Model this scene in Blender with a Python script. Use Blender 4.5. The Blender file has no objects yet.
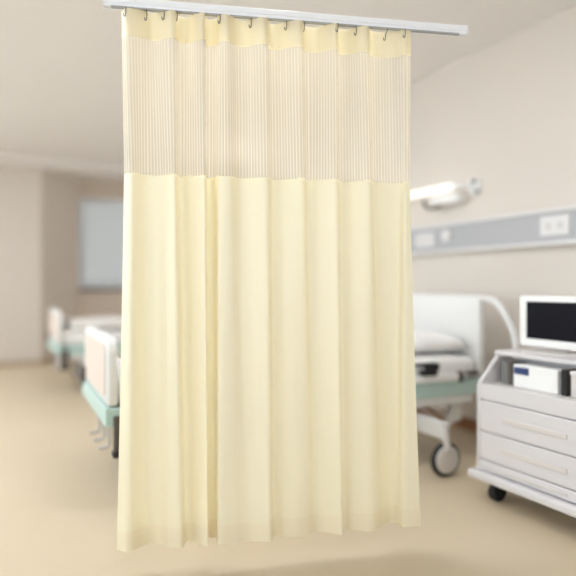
import bpy, bmesh, math, random
from math import sin, cos, pi, radians, sqrt
from mathutils import Vector, Matrix
random.seed(7)
C = bpy.context.scene.collection
SC = bpy.context.scene
F = 620.0; HY = 285.0; EYE = 1.1

# ------------------------------------------------------------------ materials
def lin(c):
    return tuple(((v/255)/12.92 if v/255 <= .04045 else ((v/255+.055)/1.055)**2.4) for v in c)
def mat(name, rgb, rough=.5, metal=0.0, noise=0.0, nscale=8.0, bump=0.0, bscale=60.0, coat=0.0):
    m = bpy.data.materials.new(name); m.use_nodes = True
    nt = m.node_tree; b = nt.nodes['Principled BSDF']
    c = lin(rgb)
    b.inputs['Roughness'].default_value = rough; b.inputs['Metallic'].default_value = metal
    b.inputs['Coat Weight'].default_value = coat
    tc = nt.nodes.new('ShaderNodeTexCoord')
    n = nt.nodes.new('ShaderNodeTexNoise'); n.inputs['Scale'].default_value = nscale; n.inputs['Detail'].default_value = 4
    nt.links.new(tc.outputs['Object'], n.inputs['Vector'])
    mx = nt.nodes.new('ShaderNodeMix'); mx.data_type = 'RGBA'
    k = max(noise, .015)
    mx.inputs[6].default_value = tuple(v*(1-k) for v in c)+(1,); mx.inputs[7].default_value = tuple(min(1, v*(1+k)) for v in c)+(1,)
    nt.links.new(n.outputs['Fac'], mx.inputs[0]); nt.links.new(mx.outputs[2], b.inputs['Base Color'])
    if bump:
        n2 = nt.nodes.new('ShaderNodeTexNoise'); n2.inputs['Scale'].default_value = bscale
        nt.links.new(tc.outputs['Object'], n2.inputs['Vector'])
        bp = nt.nodes.new('ShaderNodeBump'); bp.inputs['Strength'].default_value = bump; bp.inputs['Distance'].default_value = .01
        nt.links.new(n2.outputs['Fac'], bp.inputs['Height']); nt.links.new(bp.outputs['Normal'], b.inputs['Normal'])
    return m
def emis(name, rgb, s):
    m = bpy.data.materials.new(name); m.use_nodes = True
    b = m.node_tree.nodes['Principled BSDF']; b.inputs['Base Color'].default_value = lin(rgb)+(1,)
    b.inputs['Emission Color'].default_value = lin(rgb)+(1,); b.inputs['Emission Strength'].default_value = s
    return m
def cloth(name, rgb, trans=.35, stripes=False, sheen=True):
    m = bpy.data.materials.new(name); m.use_nodes = True
    nt = m.node_tree; N = nt.nodes; L = nt.links
    N.remove(N['Principled BSDF']); out = N['Material Output']
    c = lin(rgb)
    d = N.new('ShaderNodeBsdfDiffuse'); t = N.new('ShaderNodeBsdfTranslucent'); mx = N.new('ShaderNodeMixShader')
    uv = N.new('ShaderNodeUVMap'); uv.uv_map = 'UVMap'
    sp = N.new('ShaderNodeSeparateXYZ'); L.new(uv.outputs['UV'], sp.inputs['Vector'])
    # faint vertical slub of the weave
    mp = N.new('ShaderNodeMapping'); mp.inputs['Scale'].default_value = (260, 3, 1); L.new(uv.outputs['UV'], mp.inputs['Vector'])
    nz = N.new('ShaderNodeTexNoise'); nz.inputs['Scale'].default_value = 1; L.new(mp.outputs['Vector'], nz.inputs['Vector'])
    cm = N.new('ShaderNodeMix'); cm.data_type = 'RGBA'
    cm.inputs[6].default_value = tuple(v*.955 for v in c)+(1,); cm.inputs[7].default_value = tuple(min(1, v*1.03) for v in c)+(1,)
    L.new(nz.outputs['Fac'], cm.inputs[0])
    L.new(cm.outputs[2], d.inputs['Color'])
    t.inputs['Color'].default_value = (c[0], c[1]*.93, c[2]*.68, 1)
    mx.inputs[0].default_value = trans
    L.new(d.outputs[0], mx.inputs[1]); L.new(t.outputs[0], mx.inputs[2])
    gs = N.new('ShaderNodeBsdfGlossy'); gs.inputs['Roughness'].default_value = .5; gs.inputs['Color'].default_value = (1,1,1,1)
    mg = N.new('ShaderNodeMixShader'); mg.inputs[0].default_value = .10 if sheen else 0.0
    L.new(mx.outputs[0], mg.inputs[1]); L.new(gs.outputs[0], mg.inputs[2]); mx = mg
    if not stripes:
        L.new(mx.outputs[0], out.inputs['Surface'])
        return m
    tr = N.new('ShaderNodeBsdfTransparent')
    def math_(op, a, b=None, c_=None):
        q = N.new('ShaderNodeMath'); q.operation = op
        for i, v in enumerate((a, b, c_)):
            if v is None: continue
            if isinstance(v, (int, float)): q.inputs[i].default_value = v
            else: L.new(v, q.inputs[i])
        return q.outputs[0]
    u = sp.outputs[0]
    s1 = math_('SINE', math_('MULTIPLY', u, 2*pi/.0125))
    s1 = math_('MULTIPLY_ADD', s1, .5, .5)
    s1 = math_('POWER', s1, 3.0)
    mp2 = N.new('ShaderNodeMapping'); mp2.inputs['Scale'].default_value = (110, .6, 1); L.new(uv.outputs['UV'], mp2.inputs['Vector'])
    n2 = N.new('ShaderNodeTexNoise'); n2.inputs['Scale'].default_value = 1; n2.inputs['Detail'].default_value = 1; L.new(mp2.outputs['Vector'], n2.inputs['Vector'])
    s1 = math_('MULTIPLY', s1, math_('MULTIPLY', n2.outputs['Fac'], math_('MULTIPLY_ADD', sp.outputs[1], -2.0, 5.0)))
    fac = math_('MULTIPLY_ADD', s1, .24, .50)
    ms = N.new('ShaderNodeMixShader'); L.new(fac, ms.inputs[0]); L.new(tr.outputs[0], ms.inputs[1]); L.new(mx.outputs[0], ms.inputs[2])
    L.new(ms.outputs[0], out.inputs['Surface'])
    return m

M = dict(
    ceiling=mat('ceiling_paint', (233,230,228), .9, noise=.01),
    wall=mat('wall_paint', (217,209,201), .85, noise=.015, nscale=2),
    bay=mat('bay_wall_paint', (212,200,188), .85, noise=.02, nscale=2),
    beam=mat('beam_paint', (228,223,219), .85),
    floor=mat('vinyl_floor', (205,189,162), .38, noise=.05, nscale=1.3),
    base=mat('wooden_baseboard', (140,92,55), .5, noise=.1, nscale=20),
    basegrey=mat('grey_baseboard', (188,172,150), .5),
    white=mat('white_plastic', (236,236,236), .38),
    enamel=mat('white_enamel', (220,220,219), .35),
    sheet=mat('white_cotton', (238,237,236), .85, bump=.25, bscale=6),
    beige=mat('beige_laminate', (222,208,197), .5, noise=.02),
    teal=mat('mint_teal_paint', (184,209,204), .4),
    grey=mat('grey_metal', (120,120,120), .45, metal=.3),
    darkgrey=mat('dark_grey_plastic', (82,74,68), .5),
    black=mat('black_rubber', (22,22,24), .6),
    hub=mat('pale_grey_hub', (205,200,197), .45),
    cart=mat('cart_plastic', (212,209,211), .4),
    cartd=mat('cart_cavity_plastic', (206,203,200), .5),
    handle=mat('cart_handle_plastic', (212,206,203), .45),
    screen=mat('monitor_glass', (9,7,18), .35),
    blue=mat('navy_label', (44,60,110), .5),
    panel=mat('aluminium_trunking', (176,177,180), .5, metal=.15, noise=.03, nscale=1.5),
    trim=mat('pale_trim', (222,221,222), .45),
    rail=mat('white_aluminium', (244,246,252), .3),
    railgap=mat('track_slot_grey', (170,172,177), .5),
    steel=mat('hook_steel', (105,106,108), .3, metal=.9),
    blind=cloth('blind_fabric', (182,186,202), .3),
    body=cloth('curtain_cream_fabric', (251,244,219), .22),
    hem=cloth('curtain_hem_fabric', (249,240,214), .2),
    header=cloth('curtain_header_fabric', (238,228,200), .3),
    mesh=cloth('curtain_striped_mesh', (252,244,230), .45, stripes=True),
    lamp=emis('ceiling_diffuser', (245,249,255), 11.5),
    tube=emis('bed_lamp_tube', (255,252,246), .35),
    chrome=mat('chrome', (200,200,202), .2, metal=1),
)
M['screen'].node_tree.nodes['Principled BSDF'].inputs['Specular IOR Level'].default_value = .12
g = bpy.data.materials.new('window_glass'); g.use_nodes = True
gn = g.node_tree.nodes; gl = g.node_tree.links; gn.remove(gn['Principled BSDF'])
gt = gn.new('ShaderNodeBsdfTransparent'); gg = gn.new('ShaderNodeBsdfGlossy'); gg.inputs['Roughness'].default_value = .02
gt.inputs['Color'].default_value = (.95,.97,.97,1)
gf = gn.new('ShaderNodeFresnel'); gf.inputs['IOR'].default_value = 1.45; gm = gn.new('ShaderNodeMixShader')
gl.new(gf.outputs[0], gm.inputs[0]); gl.new(gt.outputs[0], gm.inputs[1]); gl.new(gg.outputs[0], gm.inputs[2]); gl.new(gm.outputs[0], gn['Material Output'].inputs['Surface'])
M['glass'] = g

# ------------------------------------------------------------------ helpers
def obj(name, bm, m, parent=None, smooth=False, kind=None, label=None):
    me = bpy.data.meshes.new(name)
    bmesh.ops.recalc_face_normals(bm, faces=bm.faces[:])
    bm.to_mesh(me); bm.free()
    if smooth:
        for p in me.polygons: p.use_smooth = True
    me.materials.append(M[m] if isinstance(m, str) else m)
    o = bpy.data.objects.new(name, me); C.objects.link(o)
    if parent: o.parent = parent
    if kind: o['kind'] = kind
    if label: o['label'] = label
    return o
def thing(name, label, cat, loc=(0,0,0), rotz=0, group=None):
    o = bpy.data.objects.new(name, None); C.objects.link(o)
    o.location = loc; o.rotation_euler = (0,0,rotz); o.empty_display_size = .1
    o['label'] = label; o['category'] = cat
    if group: o['group'] = group
    return o
def place(o, frame):   # frame = (origin, rotz) for structure meshes built in a local frame
    o.location = frame[0]; o.rotation_euler = (0,0,frame[1]); return o
def box(bm, x0,x1,y0,y1,z0,z1, bev=0.0, seg=2):
    t = bmesh.new()
    bmesh.ops.create_cube(t, size=1)
    bmesh.ops.scale(t, vec=(abs(x1-x0),abs(y1-y0),abs(z1-z0)), verts=t.verts)
    bmesh.ops.translate(t, vec=((x0+x1)/2,(y0+y1)/2,(z0+z1)/2), verts=t.verts)
    if bev: bmesh.ops.bevel(t, geom=t.edges[:], offset=bev, segments=seg, affect='EDGES', profile=.5)
    me = bpy.data.meshes.new('t'); t.to_mesh(me); t.free(); bm.from_mesh(me); bpy.data.meshes.remove(me)
    return bm
def B(*a, **k): return box(bmesh.new(), *a, **k)
def tube(bm, pts, r, n=12, cap=True):
    pts = [Vector(p) for p in pts]; rings = []
    up = None
    for i, p in enumerate(pts):
        a = pts[max(i-1,0)]; b = pts[min(i+1,len(pts)-1)]
        t = (b-a).normalized()
        if up is None:
            up = Vector((0,0,1)) if abs(t.z) < .9 else Vector((1,0,0))
        s = t.cross(up).normalized(); up = s.cross(t).normalized()
        rr = r[i] if isinstance(r, (list,tuple)) else r
        rings.append([bm.verts.new(p + (s*cos(2*pi*k/n)+up*sin(2*pi*k/n))*rr) for k in range(n)])
    for i in range(len(rings)-1):
        for k in range(n):
            bm.faces.new((rings[i][k], rings[i][(k+1)%n], rings[i+1][(k+1)%n], rings[i+1][k]))
    if cap:
        bm.faces.new(rings[0]); bm.faces.new(rings[-1][::-1])
    return bm
def T(pts, r, n=12): return tube(bmesh.new(), pts, r, n)
def curve(ctrl, n=6):  # catmull-rom
    P = [Vector(c) for c in ctrl]; P = [P[0]*2-P[1]] + P + [P[-1]*2-P[-2]]; out = []
    for i in range(1, len(P)-2):
        for k in range(n):
            t = k/n; a,b,c,d = P[i-1:i+3]
            out.append(.5*((2*b)+(-a+c)*t+(2*a-5*b+4*c-d)*t*t+(-a+3*b-3*c+d)*t**3))
    out.append(P[-2]); return out
def prism(bm, outline, axis, a0, a1, bev=0.0):
    """extrude a 2D outline along axis ('x','y','z') from a0 to a1"""
    t = bmesh.new()
    def v3(p, a):
        return {'x':(a,p[0],p[1]), 'y':(p[0],a,p[1]), 'z':(p[0],p[1],a)}[axis]
    lo = [t.verts.new(v3(p,a0)) for p in outline]; hi = [t.verts.new(v3(p,a1)) for p in outline]
    t.faces.new(lo); t.faces.new(hi[::-1]); n = len(outline)
    for i in range(n): t.faces.new((lo[i], lo[(i+1)%n], hi[(i+1)%n], hi[i]))
    bmesh.ops.recalc_face_normals(t, faces=t.faces[:])
    if bev:
        es = [e for e in t.edges if len(e.link_faces)==2 and e.calc_face_angle(0) > .6]
        bmesh.ops.bevel(t, geom=es, offset=bev, segments=2, affect='EDGES', profile=.5)
    me = bpy.data.meshes.new('t'); t.to_mesh(me); t.free(); bm.from_mesh(me); bpy.data.meshes.remove(me)
    return bm
def rrect(x0,x1,z0,z1,rt,rb=None,n=6):
    rb = rt if rb is None else rb; pts = []
    for cx,cz,r,a0 in ((x1-rt,z1-rt,rt,0),(x0+rt,z1-rt,rt,90),(x0+rb,z0+rb,rb,180),(x1-rb,z0+rb,rb,270)):
        for k in range(n+1):
            a = radians(a0+90*k/n); pts.append((cx+r*cos(a), cz+r*sin(a)))
    return pts
def pillow_bm(lx, ly, h, n=22):
    bm = bmesh.new(); g = {}
    for s in (1,-1):
        for i in range(n+1):
            for j in range(n+1):
                u = -1+2*i/n; v = -1+2*j/n
                if s == -1 and (i in (0,n) or j in (0,n)): g[(s,i,j)] = g[(1,i,j)]; continue
                e = (max(0,(1-u**4))*max(0,(1-v**4)))**.45
                pin = 1-.10*(abs(u*v))**1.0
                z = s*h/2*e*(1 if s==1 else .55) + .006*sin(7*u+3*v)*e
                g[(s,i,j)] = bm.verts.new((u*lx/2*(1-.05*(1-abs(v))), v*ly/2*(1-.05*(1-abs(u))), z+h*.275))
        for i in range(n):
            for j in range(n):
                q = [g[(s,i,j)],g[(s,i+1,j)],g[(s,i+1,j+1)],g[(s,i,j+1)]]
                bm.faces.new(q if s==1 else q[::-1])
    return bm
def copy_tree(o, parent=None):
    c = o.copy(); C.objects.link(c); c.parent = parent
    for ch in list(o.children): copy_tree(ch, c)
    return c

# ------------------------------------------------------------------ room
YAW = radians(26)
n_ = Vector((cos(YAW), sin(YAW), 0)); d_ = Vector((-sin(YAW), cos(YAW), 0))
RF = ((0,0,0), YAW)            # room frame: local x = a (towards the right wall), local y = b (deep)
CEIL = 2.84; A0, A1 = -2.9, 3.3; B0, B1 = -2.6, 9.17; BB = 9.84
def S(name, bm, m, frame=RF, parent=None):
    o = obj(name, bm, m, parent, kind='structure')
    if parent is None: place(o, frame)
    return o
S('floor', B(A0-.2,A1+.2,B0-.2,BB+.4,-.1,0), 'floor')
S('ceiling', B(A0-.2,A1+.2,B0-.2,BB+.4,CEIL,CEIL+.1), 'ceiling')
S('wall_right', B(A1,A1+.15,B0-.2,BB+.4,0,CEIL), 'wall')
# back wall with two daylight openings added behind the camera, left wall with three
bm = bmesh.new()
for x0,x1,z0,z1 in ((A0-.2,-2.2,0,CEIL),(-.4,.8,0,CEIL),(2.6,A1+.2,0,CEIL),(-2.2,-.4,0,.8),(.8,2.6,0,.8),(-2.2,-.4,2.4,CEIL),(.8,2.6,2.4,CEIL)):
    box(bm, x0,x1,B0-.15,B0,z0,z1)
S('wall_back', bm, 'wall')
LW = ((-.6,1.6),(2.2,4.9),(5.5,8.3))
bm = bmesh.new(); e = B0-.2
for w0,w1 in LW:
    box(bm, A0-.15,A0,e,w0,0,CEIL); box(bm, A0-.15,A0,w0,w1,0,.45); box(bm, A0-.15,A0,w0,w1,2.6,CEIL); e = w1
box(bm, A0-.15,A0,e,BB+.4,0,CEIL)
S('wall_left', bm, 'wall')
def portal(name, x,y,z,sx,sz,rotz):
    l = bpy.data.lights.new(name,'AREA'); l.shape = 'RECTANGLE'; l.size = sx; l.size_y = sz; l.cycles.is_portal = True
    o = bpy.data.objects.new(name,l); C.objects.link(o)
    p = n_*x + d_*y; o.location = (p.x,p.y,z); o.rotation_euler = (pi/2,0,YAW+rotz)   # -Z of the lamp looks into the room
for i,(w0,w1) in enumerate(LW):
    bm = bmesh.new(); xm = (w0+w1)/2
    for a in ((w0,w0+.06,.45,2.6),(w1-.06,w1,.45,2.6),(xm-.03,xm+.03,.45,2.6),(w0,w1,.45,.51),(w0,w1,2.54,2.6)):
        box(bm, A0-.11,A0-.04,a[0],a[1],a[2],a[3])
    w = S('window_%d'%(i+4), bm, 'white')  # unseen left window, added to let daylight reach the far end
    S('window_pane', B(A0-.08,A0-.075,w0+.06,w1-.06,.51,2.54), 'glass', parent=w)
    portal('window_light', A0-.16,xm,1.525,w1-w0,2.15,pi/2*-1)
portal('window_light', -1.3,B0-.16,1.6,1.8,1.6,pi); portal('window_light', 1.7,B0-.16,1.6,1.8,1.6,pi)
for i,(x0,x1) in enumerate(((-2.2,-.4),(.8,2.6))):
    bm = bmesh.new(); xm = (x0+x1)/2
    for a in ((x0,x0+.06,.8,2.4),(x1-.06,x1,.8,2.4),(xm-.03,xm+.03,.8,2.4),(x0,x1,.8,.86),(x0,x1,2.34,2.4)):
        box(bm, a[0],a[1],B0-.11,B0-.04,a[2],a[3])
    w = S('window_%d'%(i+2), bm, 'white')  # unseen back window, added so sky light enters from behind
    S('window_pane', B(x0+.06,x1-.06,B0-.08,B0-.075,.86,2.34), 'glass', parent=w)
# far wall: plane part, splayed return, then the window bay
ax, bx_ = .69, B1; cx_, cy_ = 1.255, BB
bm = bmesh.new()
prism(bm, [(A0,B1),(ax,B1),(cx_,cy_),(cx_,cy_+.2),(A0,cy_+.2)], 'z', 0, CEIL)
S('wall_far', bm, 'wall')
WX0, WX1, WZ0, WZ1 = cx_+.02, 3.0, 1.05, 2.45
bm = bmesh.new()
for x0,x1,z0,z1 in ((cx_,WX0,0,CEIL),(WX1,A1,0,CEIL),(WX0,WX1,0,WZ0),(WX0,WX1,WZ1,CEIL)):
    box(bm, x0,x1,BB,BB+.2,z0,z1)
S('wall_bay', bm, 'bay')
S('trim_beam', B(A0,A1,8.97,BB,2.70,CEIL), 'beam')
bm = bmesh.new(); xm = (WX0+WX1)/2
for a in ((WX0,WX0+.05,WZ0,WZ1),(WX1-.05,WX1,WZ0,WZ1),(xm-.025,xm+.025,WZ0,WZ1),(WX0,WX1,WZ0,WZ0+.05),(WX0,WX1,WZ1-.05,WZ1)):
    box(bm, a[0],a[1],BB+.10,BB+.16,a[2],a[3])
w1 = S('window_1', bm, 'white')
S('window_pane', B(WX0+.05,WX1-.05,BB+.125,BB+.13,WZ0+.05,WZ1-.05), 'glass', parent=w1)
S('window_sill', B(WX0-.0,WX1+.03,BB-.05,BB+.1,WZ0-.035,WZ0,bev=.005), 'darkgrey', parent=w1)
# baseboards
S('baseboard_right', B(A1-.015,A1,B0,BB,0,.09), 'base')
bm = bmesh.new()
prism(bm, [(A0,B1),(ax,B1),(cx_,cy_),(cx_+.01,cy_-.014),(ax+.008,B1-.014),(A0,B1-.014)], 'z', 0, .08)
S('baseboard_far', bm, 'basegrey')
S('baseboard_left', B(A0,A0+.015,B0,B1-.02,0,.09), 'basegrey')

def local(o, a, b, z=0, rot=0):      # room-frame placement of a thing
    p = n_*a + d_*b; o.location = (p.x, p.y, z); o.rotation_euler = (0,0,YAW+rot); return o
bl = thing('roller_blind', 'pale blue-grey roller blind drawn down over the far window', 'blind'); local(bl, WX0+.0, BB+.03)
W_ = WX1-WX0-.01
obj('blind_tube', T([(.01,.0,WZ1-.035),(W_,.0,WZ1-.035)], .025, 14), 'white', bl, True)
bm = bmesh.new(); uvl = bm.loops.layers.uv.new('UVMap')
vs = [bm.verts.new(v) for v in ((.02,.024,WZ0+.03),(W_-.01,.024,WZ0+.03),(W_-.01,.024,WZ1-.035),(.02,.024,WZ1-.035))]
f = bm.faces.new(vs)
for l,u in zip(f.loops, ((0,0),(1.7,0),(1.7,1.4),(0,1.4))): l[uvl].uv = u
obj('blind_fabric', bm, 'blind', bl)
obj('bottom_bar', B(.02,W_-.01,.016,.032,WZ0+.012,WZ0+.034), 'white', bl)

# unseen ceiling light panels, added to brighten the room
lights = [(a*n_.x+b*n_.y, a*d_.x+b*d_.y, '') for a,b in ((-1.9,3.0),(.0,2.95),(-3.8,4.0),(.2,-.2),(-4.6,5.6),(-5.4,7.0),(-2.75,3.75))]
cl0 = thing('ceiling_light', 'square white ceiling light panel out of frame', 'ceiling light', group='recessed ceiling light panels')
obj('frame', B(-.30,.30,-.30,.30,-.03,0,bev=.004), 'white', cl0)
obj('diffuser', B(-.275,.275,-.275,.275,-.034,-.03), 'lamp', cl0)
for i,(a,b,_) in enumerate(lights):
    o = cl0 if i == 0 else copy_tree(cl0)
    local(o, a, b, CEIL)

# ------------------------------------------------------------------ bedhead trunking on the right wall
WALLF = YAW + pi/2        # local x = b along wall, local y = into the room
def on_wall(o, b, z=0, out=0):
    p = n_*(A1-out) + d_*b; o.location = (p.x,p.y,z); o.rotation_euler = (0,0,WALLF); return o
tk = thing('bedhead_service_panel', 'long grey service trunking with sockets running along the right wall above the bed', 'wall panel')
on_wall(tk, 0)
Z0, Z1 = 1.355, 1.585
obj('panel', B(.8,7.6,0,.05,Z0+.02,Z1-.02), 'panel', tk)
obj('trim_strip', B(.8,7.6,0,.065,Z1-.022,Z1,bev=.004), 'trim', tk)
obj('trim_strip', B(.8,7.6,0,.065,Z0,Z0+.022,bev=.004), 'trim', tk)
for b0,b1,z0,z1 in ((3.97,4.21,1.415,1.525),(5.3,5.5,1.415,1.525),(2.68,2.905,1.415,1.54),(1.5,1.7,1.415,1.54)):
    s = obj('socket_plate', B(b0,b1,.048,.062,z0,z1,bev=.005), 'trim', tk, label='white socket plate')
    for q in (-.045,.045): obj('socket_recess', B((b0+b1)/2+q-.02,(b0+b1)/2+q+.02,.061,.0635,(z0+z1)/2-.02,(z0+z1)/2+.02,bev=.001), 'hub', s)
bm = bmesh.new(); tube(bm, [(3.80,.048,1.485),(3.80,.075,1.485),(3.80,.09,1.485)], [.05,.05,.042], 24)
kn = obj('gas_outlet', bm, 'trim', tk, label='round white outlet')
obj('outlet_ring', T([(3.80,.088,1.485),(3.80,.094,1.485)], .018, 16), 'white', kn)

# bed lamp on the wall
wl = thing('wall_lamp', 'white tube reading lamp on a bracket fixed to the right wall above the grey panel', 'lamp'); on_wall(wl, 3.6, 1.84)
obj('lamp_tube', T([(.06,.13,.0),(.10,.13,.0),(1.0,.13,-.0)], [.026,.034,.034], 16), 'tube', wl, True, label='lit white tube')
obj('wall_plate', B(-.10,.02,0,.02,-.06,.05,bev=.006), 'white', wl)
obj('bracket_arm', T(curve([(-.04,.02,-.01),(.0,.08,-.0),(.08,.13,0)]), .016), 'white', wl, True)
obj('knob', T([(-.055,.02,.03),(-.055,.045,.03)], .014), 'grey', wl, True)
obj('knob', T([(-.09,.02,-.045),(-.09,.045,-.045)], .014), 'grey', wl, True)
obj('lamp_housing', B(.02,.34,.03,.13,-.115,-.045,bev=.02,seg=3), 'white', wl, True)
obj('cable_hook', T(curve([(.46,.09,-.05),(.44,.09,-.095),(.38,.09,-.13),(.29,.09,-.125),(.24,.09,-.11)]), .011), 'black', wl, True)

M['tube_bright'] = emis('bed_lamp_tube_switched_on', (255,250,240), 9.0)
wl_added = copy_tree(wl); on_wall(wl_added, 7.0, 1.84); wl_added['label'] = 'white tube reading lamp above the distant bed, behind the curtain'  # extra lamp, added to brighten the splayed wall and far bed
for ch in wl_added.children:
    if ch.name.startswith('lamp_tube'): ch.data = ch.data.copy(); ch.data.materials[0] = M['tube_bright']
for o in (wl, wl_added): o['group'] = 'reading lamps on the right wall'
# ------------------------------------------------------------------ hospital bed
def make_bed(label):
    t = thing('hospital_bed', label, 'bed', group=None)
    W, Lb = 1.0, 2.33
    # foot board: beige panel in a white moulded frame
    bm = prism(bmesh.new(), rrect(0,W,.50,.845,.09,.02), 'x', -.02,.025, bev=.008)
    fb = obj('footboard', bm, 'enamel', t, True)
    bm = prism(bmesh.new(), rrect(.09,W-.13,.54,.80,.05,.03), 'x', -.028,-.015, bev=.003)
    obj('footboard_panel', bm, 'beige', fb, label='beige inset panel')
    for y in (W-.015,):
        obj('corner_bumper', B(-.045,.03,y-.035,y+.03,.46,.585,bev=.012), 'darkgrey', t, label='dark corner bumper')
    # near foot corner: dark leg bracket
    obj('corner_bracket', B(.0,.07,-.05,-.008,.29,.46,bev=.008), 'darkgrey', t, label='dark corner bracket')
    obj('bracket_foot', B(-.005,.08,-.06,-.0,.262,.292,bev=.006), 'black', t)
    # head board
    bm = prism(bmesh.new(), rrect(0,W,.52,1.035,.03,.02), 'x', Lb-.03,Lb+.015, bev=.01)
    hb = obj('headboard', bm, 'enamel', t, True)
    for s,y0 in ((-1,0),(1,W)):
        pts = curve([(Lb,y0-s*.03,1.012),(Lb,y0+s*.05,1.01),(Lb,y0+s*.13,.985),(Lb,y0+s*.21,.90),(Lb,y0+s*.27,.80),(Lb,y0+s*.29,.68),(Lb,y0+s*.28,.56),(Lb,y0+s*.2,.50),(Lb,y0-s*.03,.50)])
        obj('headboard_handle', T(pts, .022), 'enamel', t, True)
    # deck: teal side frame with white lower rail
    bm = bmesh.new()
    box(bm, -.03,Lb-.03,-.01,.03,.405,.495,bev=.006); box(bm, -.03,Lb-.03,W-.03,W+.01,.405,.495,bev=.006)
    box(bm, -.035,.02,-.01,W+.01,.405,.495,bev=.006); box(bm, Lb-.05,Lb,0,W,.405,.495,bev=.006)
    obj('side_frame', bm, 'teal', t, label='mint teal bed frame')
    obj('deck', B(.02,Lb-.05,.03,W-.03,.42,.49), 'grey', t)
    bm = bmesh.new()
    for y in (.0,W-.05): box(bm, .10,Lb-.08,y,y+.05,.348,.403,bev=.006)
    for x in (.10,1.1,Lb-.13): box(bm, x,x+.05,.05,W-.05,.35,.402)
    obj('lower_frame', bm, 'enamel', t)
    # mattress with a soft sheet
    bm = box(bmesh.new(), .03,Lb-.04,.02,W-.02,.495,.64,bev=.04,seg=4)
    bmesh.ops.subdivide_edges(bm, edges=[e for e in bm.edges if e.calc_length()>.3], cuts=14, use_grid_fill=True)
    for v in bm.verts:
        if v.co.z > .59: v.co.z += .008*sin(v.co.x*7+v.co.y*3)+.006*sin(v.co.y*13-v.co.x*4)
    obj('mattress', bm, 'sheet', t, True)
    # folded side rails with clamps
    for y,s in ((-.035,-1),(W+.035,1)):
        for r0,r1 in ((1.25,2.10),(.55,1.15)):
            obj('side_rail', B(r0,r1,y-.015,y+.015,.502,.552,bev=.012,seg=3), 'white', t, True)
        bm = bmesh.new()
        box(bm, 1.81,1.92,y-.04,y+.02,.548,.582,bev=.012); box(bm, 1.85,1.93,y-.04,y+.02,.58,.625,bev=.01)
        box(bm, 1.78,1.88,y-.035,y+.02,.606,.623,bev=.005)
        obj('rail_clamp', bm, 'black', t, label='black rail clamp')
        obj('rail_end', B(2.10,2.125,y-.02,y+.02,.493,.562,bev=.004), 'darkgrey', t)
        obj('latch', B(2.18,2.26,y-.01,y+.03,.532,.555,bev=.004), 'darkgrey', t)
    # under frame: cross beams, posts, lifting links
    xs = (.35,1.82); y0,y1 = -.26, W+.10
    bm = bmesh.new()
    for x in xs: box(bm, x-.03,x+.03,y0,y1,.215,.31,bev=.008)
    box(bm, xs[0],xs[1],.20,.26,.24,.30,bev=.006); box(bm, xs[0],xs[1],W-.26,W-.20,.24,.30,bev=.006)
    obj('base_frame', bm, 'enamel', t)
    for x in xs:
        for y in (.28,W-.28):
            bm = bmesh.new(); tube(bm, [(x,y,.30),(x+.22,y,.37)], .018); tube(bm, [(x+.22,y,.30),(x+.02,y,.37)], .014)
            obj('lift_link', bm, 'hub', t, True)
    for y in (.15,W*.5,W-.15): obj('back_lift_strut', T([(1.35,y,.40),(1.95,y+.02,.30),(2.15,y,.40)], .014), 'hub', t, True)
    for y in (.10,W-.13):
        obj('lift_plate', prism(bmesh.new(), [(2.10,.18),(2.24,.22),(2.24,.355),(2.16,.355)], 'y', y, y+.03, bev=.004), 'enamel', t)
        for x in (1.98,2.06): obj('lift_bar', T([(x-.12,y+.01,.36),(x+.08,y+.01,.23)], .012), 'hub', t, True)
    # crank handles at the foot end
    for y in (.28,.47,.66):
        bm = bmesh.new()
        tube(bm, curve([(.12,y,.395),(.06,y,.39),(.03,y,.36),(.025,y,.30),(.025,y,.25),(.0,y,.235),(-.03,y,.235)]), .010)
        obj('crank_handle', bm, 'hub', t, True)
    # casters
    for x in xs:
        for y in (y0,y1):
            s = -1 if y < 0 else 1
            bm = bmesh.new(); tube(bm, [(x,y,.30),(x,y,.12)], .021, 14); tube(bm, [(x,y,.20),(x,y,.165),(x,y,.14)], [.022,.036,.03], 14)
            box(bm, x-.02,x+.02,y-.03,y+.03,.29,.31,bev=.006)
            ca = obj('caster', bm, 'hub', t, True)
            bm = bmesh.new()   # tyre
            R, r = .086, .014
            for k in range(40):
                a = 2*pi*k/40
                for j in range(10):
                    b = 2*pi*j/10
                    bm.verts.new((x+(R+r*cos(b))*cos(a), y+s*.0+1.1*r*sin(b), .1005+(R+r*cos(b))*sin(a)))
            bm.verts.ensure_lookup_table()
            for k in range(40):
                for j in range(10):
                    bm.faces.new([bm.verts[q] for q in (k*10+j, ((k+1)%40)*10+j, ((k+1)%40)*10+(j+1)%10, k*10+(j+1)%10)])
            obj('tyre', bm, 'black', ca, True, label='black tyre')
            obj('wheel_disc', T([(x,y-.028,.1005),(x,y-.02,.1005),(x,y+.02,.1005),(x,y+.028,.1005)], [.06,.079,.079,.06], 28), 'hub', ca)
    return t
bed = make_bed('white hospital bed nearer the camera, its mint teal frame passing behind the yellow curtain')
bed.location = (-.86,3.04,0); bed.rotation_euler = (0,0,radians(24.5))
bed2 = copy_tree(bed); bed2['label'] = 'distant white hospital bed standing by the far wall left of the window bay'
bed2.location = (-2.25,6.13,0); bed2.rotation_euler = (0,0,YAW)
for o in (bed, bed2): o['group'] = 'hospital beds in the ward'
def on_bed(b, x, y, z):
    q = Matrix.Rotation(b.rotation_euler.z, 4, 'Z') @ Vector((x,y,z)); return (b.location.x+q.x, b.location.y+q.y, z)
pl = obj('pillow', pillow_bm(.46,.78,.17), 'sheet', None, True)
pl['label'] = 'white pillow against the headboard of the bed beside the cart'; pl['category'] = 'pillow'; pl['group'] = 'bed pillows'
pl.location = on_bed(bed, 2.04, .46, .657); pl.rotation_euler = (0,0,radians(24.5))
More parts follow.
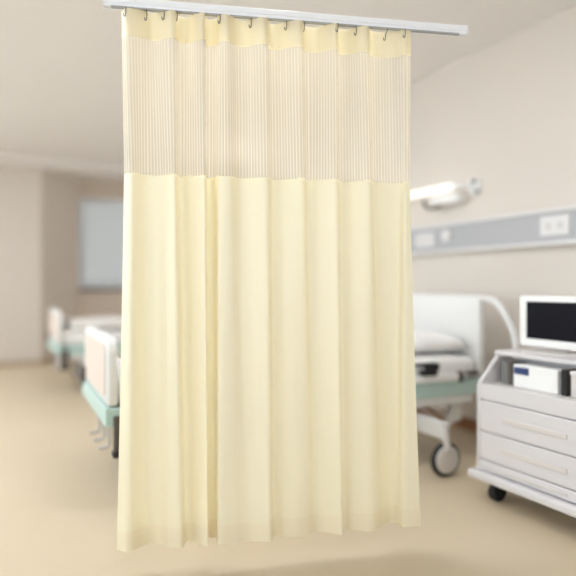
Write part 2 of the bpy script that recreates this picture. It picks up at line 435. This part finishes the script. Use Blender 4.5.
p2 = pl.copy(); C.objects.link(p2); p2['label'] = 'white pillow on the distant bed by the far wall'
p2.location = on_bed(bed2, 1.96, .475, .657); p2.rotation_euler = (0,0,YAW)
# folded blanket on the distant bed
bm = box(bmesh.new(), 0,.95,0,.88,0,.075,bev=.03,seg=4)
bmesh.ops.subdivide_edges(bm, edges=[e for e in bm.edges if e.calc_length()>.3], cuts=10, use_grid_fill=True)
for v in bm.verts:
    if v.co.z > .05: v.co.z += .01*sin(v.co.x*9+v.co.y*4)
bk = obj('folded_blanket', bm, 'sheet', None, True)
bk['label'] = 'white folded blanket lying on the foot half of the distant bed'; bk['category'] = 'blanket'
bk.location = on_bed(bed2, .10, .035, .657); bk.rotation_euler = (0,0,YAW)

# ------------------------------------------------------------------ medical cart
CR = YAW - pi/2
cx0, cy0 = .978, 3.215
def cartp(x,y,z=0):
    q = Matrix.Rotation(CR,4,'Z') @ Vector((x,y,0)); return (cx0+q.x, cy0+q.y, z)
ct = thing('medical_cart', 'white plastic drawer cart on black casters at the right edge', 'cart', (cx0,cy0,0), CR)
CW, CD = .74, .50
prof = [(0,.15),(CD,.15),(CD,.735),(.145,.735),(.125,.725),(.008,.60),(0,.585)]
for i,x in enumerate((0,CW-.022)):
    obj('side_panel', prism(bmesh.new(), prof, 'x', x, x+.022, bev=.004), 'cart', ct)
obj('back_panel', B(.022,CW-.022,CD-.02,CD,.15,.735), 'cart', ct)
obj('shelf', B(.022,CW-.022,.03,CD-.02,.575,.592), 'cartd', ct)
obj('divider_panel', B(.022,CW-.022,.225,.24,.592,.735), 'cart', ct)
obj('top', B(-.004,CW+.004,.125,CD+.005,.732,.755,bev=.006), 'cart', ct)
obj('front_rail', B(.022,CW-.022,.004,.035,.514,.594,bev=.004), 'cart', ct)
for z0,z1 in ((.355,.510),(.210,.351),(.155,.206)):
    bm = B(.024,CW-.024,-.002,.03,z0,z1,bev=.006)
    box(bm, .035,CW-.035,.03,CD-.05,z0+.01,z1-.01)
    dr = obj('drawer', bm, 'cart', ct)
    zc = z0+(z1-z0)*.52; h = .012 if z1-z0 > .1 else .006
    bm = B(.18,CW-.18,-.008,-.001,zc-h,zc+h,bev=.003)
    obj('drawer_handle', bm, 'handle', dr)
obj('base_plate', B(-.028,CW+.028,-.04,CD+.04,.108,.15,bev=.012,seg=3), 'cart', ct)
for x in (.085,CW-.085):
    for y in (.06,CD-.06):
        bm = bmesh.new(); tube(bm, [(x-.024,y,.048),(x-.017,y,.048),(x+.017,y,.048),(x+.024,y,.048)], [.038,.048,.048,.038], 28)
        box(bm, x-.03,x+.03,y-.03,y+.03,.085,.108,bev=.004); box(bm, x-.032,x-.024,y-.012,y+.012,.035,.09); box(bm, x+.024,x+.032,y-.012,y+.012,.035,.09)
        obj('caster', bm, 'black', ct, label='black caster')
# things in the open compartment
def cart_thing(name, label, cat, x, y, z):
    return thing(name, label, cat, cartp(x,y,z), CR)
b1 = cart_thing('storage_box', 'small dark grey box at the left end of the open cart compartment', 'box', .07,.10,.592)
obj('case', B(0,.045,0,.1,0,.115,bev=.004), 'grey', b1); obj('cover', B(.045,.072,0,.1,0,.115,bev=.004), 'darkgrey', b1)
b2 = cart_thing('device_case', 'white device with a navy label inside the open cart compartment', 'device', .16,.09,.592)
obj('case', B(0,.27,0,.13,0,.112,bev=.006), 'white', b2)
obj('label_plate', B(.01,.10,-.004,.001,.066,.100), 'blue', b2, label='navy blue label')
b3 = cart_thing('file_binder', 'slim black binder standing beside the white device in the cart', 'binder', .452,.09,.592)
obj('spine', B(0,.028,0,.005,0,.12), 'black', b3); obj('cover', B(0,.028,.005,.13,0,.12,bev=.002), 'darkgrey', b3)
b4 = cart_thing('storage_box', 'pale grey box at the right end of the open cart compartment', 'box', .50,.09,.592)
obj('case', B(0,.18,0,.13,0,.10,bev=.005), 'hub', b4); obj('lid', B(-.003,.183,-.003,.133,.10,.118,bev=.004), 'trim', b4)

mo = cart_thing('monitor', 'white framed computer monitor with a black screen on the drawer cart', 'monitor', .062,.25,.755)
MW = .46
bm = prism(bmesh.new(), rrect(0,MW,.03,.290,.012,.012), 'y', -.012,.03, bev=.004); box(bm, .06,MW-.06,.03,.055,.07,.25,bev=.01)
obj('housing', bm, 'white', mo)
obj('screen', B(.048,MW-.048,-.0145,-.010,.070,.260), 'screen', mo, label='black screen')
bm = bmesh.new(); prism(bm, [(MW/2-.035,.02),(MW/2+.035,.02),(MW/2+.035,.05),(MW/2-.035,.05)], 'z', .01,.12)
obj('neck', bm, 'hub', mo)
obj('stand_base', prism(bmesh.new(), rrect(.07,MW-.07,-.09,.13,.04), 'z', 0,.014, bev=.004), 'hub', mo, label='grey stand base')

# ------------------------------------------------------------------ curtain and track
TH = math.atan2(.187, 1.0)
CL = Vector((-.648, 2.35, 0)); cu = Vector((cos(TH), sin(TH), 0)); cn = Vector((sin(TH), -cos(TH), 0))  # cn towards camera
def s_of(px):   # where the sight line of image column px meets the curtain plane
    r = (px-288)/F
    # CL + s*cu : x = r*y
    return (r*CL.y - CL.x)/(cu.x - r*cu.y)
cp = [ # x_top, x_mid, x_hem, off_top, off_mid, off_hem
(121,124,117,-.03,.0,.01),(128,133,131,.02,.02,.028),(143,144,146,.0,-.01,-.016),(152,156,160,-.03,-.012,-.01),
(163,168,170,.005,.01,.018),(174,175.5,182,.03,.022,.026),(179.5,180,186,-.03,-.015,-.008),(187,187,192,-.04,-.015,-.014),
(196,198,200,.01,.01,.014),(204,205,207.5,.03,.022,.034),(206,206.5,206,-.03,-.022,-.014),(211,210.5,212,-.045,-.03,-.028),
(216,215.5,218,-.03,-.02,-.024),(219,218,217,.015,.015,.026),(228,230,232,.03,.02,.028),(237,238,247,-.02,-.004,.02),
(245,246,256,-.03,-.006,.024),(255,257,263,.015,.014,.030),(265,267,269.5,.03,.02,.034),(271,272.5,274,-.035,-.014,-.004),
(279,281,284,-.035,-.012,.004),(290,293,297,.015,.012,.014),(300,302.5,309,.03,.02,.004),(306,307.5,317,-.03,-.012,-.014),
(317,316,325,-.04,-.012,-.008),(328,328,334,.01,.012,.012),(335,336,341,.03,.02,.022),(340,341,344,-.03,-.016,-.016),
(349,350,355,-.035,-.012,-.002),(358,361,368,.015,.016,.014),(366,369,377,.025,.02,.006),(373,375,386,-.03,-.016,-.024),
(386,388,394,-.035,-.02,-.042),(397,400,401,-.01,-.008,-.036),(403,403.5,403,.02,.012,.0),(410,408.5,420,.01,.012,.004)]
ZT, ZM, ZH = 2.1485, 1.525, .102
def row(z):
    pts = []
    for xt,xm_,xh,ot,om,oh in cp:
        if z >= ZM:
            t = (z-ZM)/(ZT-ZM); x = xm_+(xt-xm_)*t; o = om+(ot*.62-om)*t**1.4
        else:
            t = (ZM-z)/(ZM-ZH); x = xm_+(xh-xm_)*t**1.15; o = om+(oh-om)*t
        s = s_of(x); pts.append(Vector((s, o*1.3, 0)))
    out = curve(pts, 7)
    return [Vector((p.x,p.y,z)) for p in out]
def arclen():
    r = row(ZM); L = [0]
    for a,b in zip(r, r[1:]): L.append(L[-1]+(b-a).length)
    return L
AL = arclen()
cur = thing('privacy_curtain', 'tall pale yellow privacy curtain with a sheer striped mesh top hanging in folds', 'curtain', CL, TH)
def sheet(name, z0, z1, nz, m, off=0, label=None, parent=cur):
    bm = bmesh.new(); uvl = bm.loops.layers.uv.new('UVMap'); grid = []
    for k in range(nz+1):
        z = z0+(z1-z0)*k/nz
        grid.append([bm.verts.new((p.x, -(p.y+off), p.z)) for p in row(z)])
    for k in range(nz):
        for i in range(len(AL)-1):
            f = bm.faces.new((grid[k][i],grid[k][i+1],grid[k+1][i+1],grid[k+1][i]))
            for l,(ii,kk) in zip(f.loops, ((i,k),(i+1,k),(i+1,k+1),(i,k+1))):
                l[uvl].uv = (AL[ii], z0+(z1-z0)*kk/nz)
    return obj(name, bm, m, parent, True, label=label)
sheet('fabric_panel', ZH, ZM, 40, 'body', label='opaque pale yellow cloth')
sheet('hem_band', ZH-.001, ZH+.072, 3, 'hem', off=.0025)
sheet('mesh_panel', ZM-.004, ZT-.1, 20, 'mesh', label='sheer striped mesh')
sheet('header_band', ZT-.105, ZT, 5, 'header', off=.001, label='yellow header tape')
# hooks
RB = 2.150
def off_at(s):
    r = row(ZT-.02); best = min(r, key=lambda p: abs(p.x-s)-p.y*.3); return best.y
hookx = [126,146.7,164,177,219.5,251,286,304,336,355.5,387,403]
h0 = None
for px in hookx:
    s = s_of(px)
    y = .0; of = off_at(s)
    bm = bmesh.new()
    tube(bm, curve([(s,y,RB+.004),(s,-max(of+.006,.010),RB-.002),(s+.001,-(of+.008),RB-.012),(s,-(of+.007),RB-.030),(s-.003,-(of+.006),RB-.037),(s-.007,-(of+.006),RB-.034),(s-.008,-(of+.005),RB-.026)],4), .0017, 8)
    obj('hook', bm, 'steel', cur, True)
# track
sl, sr = s_of(103), s_of(466)
tr = thing('curtain_track', 'white aluminium ceiling track carrying the pale yellow curtain', 'curtain track', CL, TH)
hw = .016
prof = [(-hw,0),(-hw,.012),(-hw-.003,.014),(-hw-.003,.034),(-hw+.003,.037),(hw-.003,.037),(hw+.003,.034),(hw+.003,.014),(hw,.012),(hw,0),(.006,0),(.006,.004),(-.006,.004),(-.006,0)]
bm = prism(bmesh.new(), [(y, RB+z) for y,z in prof], 'x', sl+.004, sr-.004)
obj('rail', bm, 'rail', tr)
obj('track_slot', B(sl+.03,sr-.03,-.006,.006,RB-.001,RB+.003), 'railgap', tr)
obj('lower_lip', B(sl+.03,sr-.04,-hw-.0025,-hw+.001,RB-.003,RB+.001), 'railgap', tr, label='grey lower lip')
for x0,x1 in ((sl,sl+.006),(sr-.006,sr)):
    obj('end_cap', B(x0,x1,-hw-.004,hw+.004,RB-.001,RB+.039,bev=.002), 'white', tr)
for s in (s_of(110), s_of(150)):
    bm = bmesh.new(); tube(bm, [(s,0,RB+.036),(s,0,CEIL)], .006); tube(bm, [(s,0,CEIL-.01),(s,0,CEIL)], .028, 20)
    obj('suspension_rod', bm, 'white', tr, True)

# ------------------------------------------------------------------ world, camera
w = bpy.data.worlds.new('sky'); SC.world = w; w.use_nodes = True
bg = w.node_tree.nodes['Background']; bg.inputs[0].default_value = (.87,.94,1.0,1); bg.inputs[1].default_value = 2.7

cam = bpy.data.cameras.new('camera'); co = bpy.data.objects.new('camera', cam); C.objects.link(co)
co.location = (0,0,EYE); co.rotation_euler = (pi/2,0,0)
cam.sensor_width = 36; cam.lens = 36*F/576; cam.shift_y = -3/576
cam.clip_start = .05
cam.dof.use_dof = True; cam.dof.focus_distance = 2.42; cam.dof.aperture_fstop = (cam.lens/1000)/.062
SC.camera = co
vs = SC.view_settings; vs.view_transform = 'Standard'; vs.look = 'None'; vs.gamma = 1; vs.exposure = 0.90; vs.use_curve_mapping = False
SC.cycles.max_bounces = 12; SC.cycles.diffuse_bounces = 6; SC.cycles.transparent_max_bounces = 16
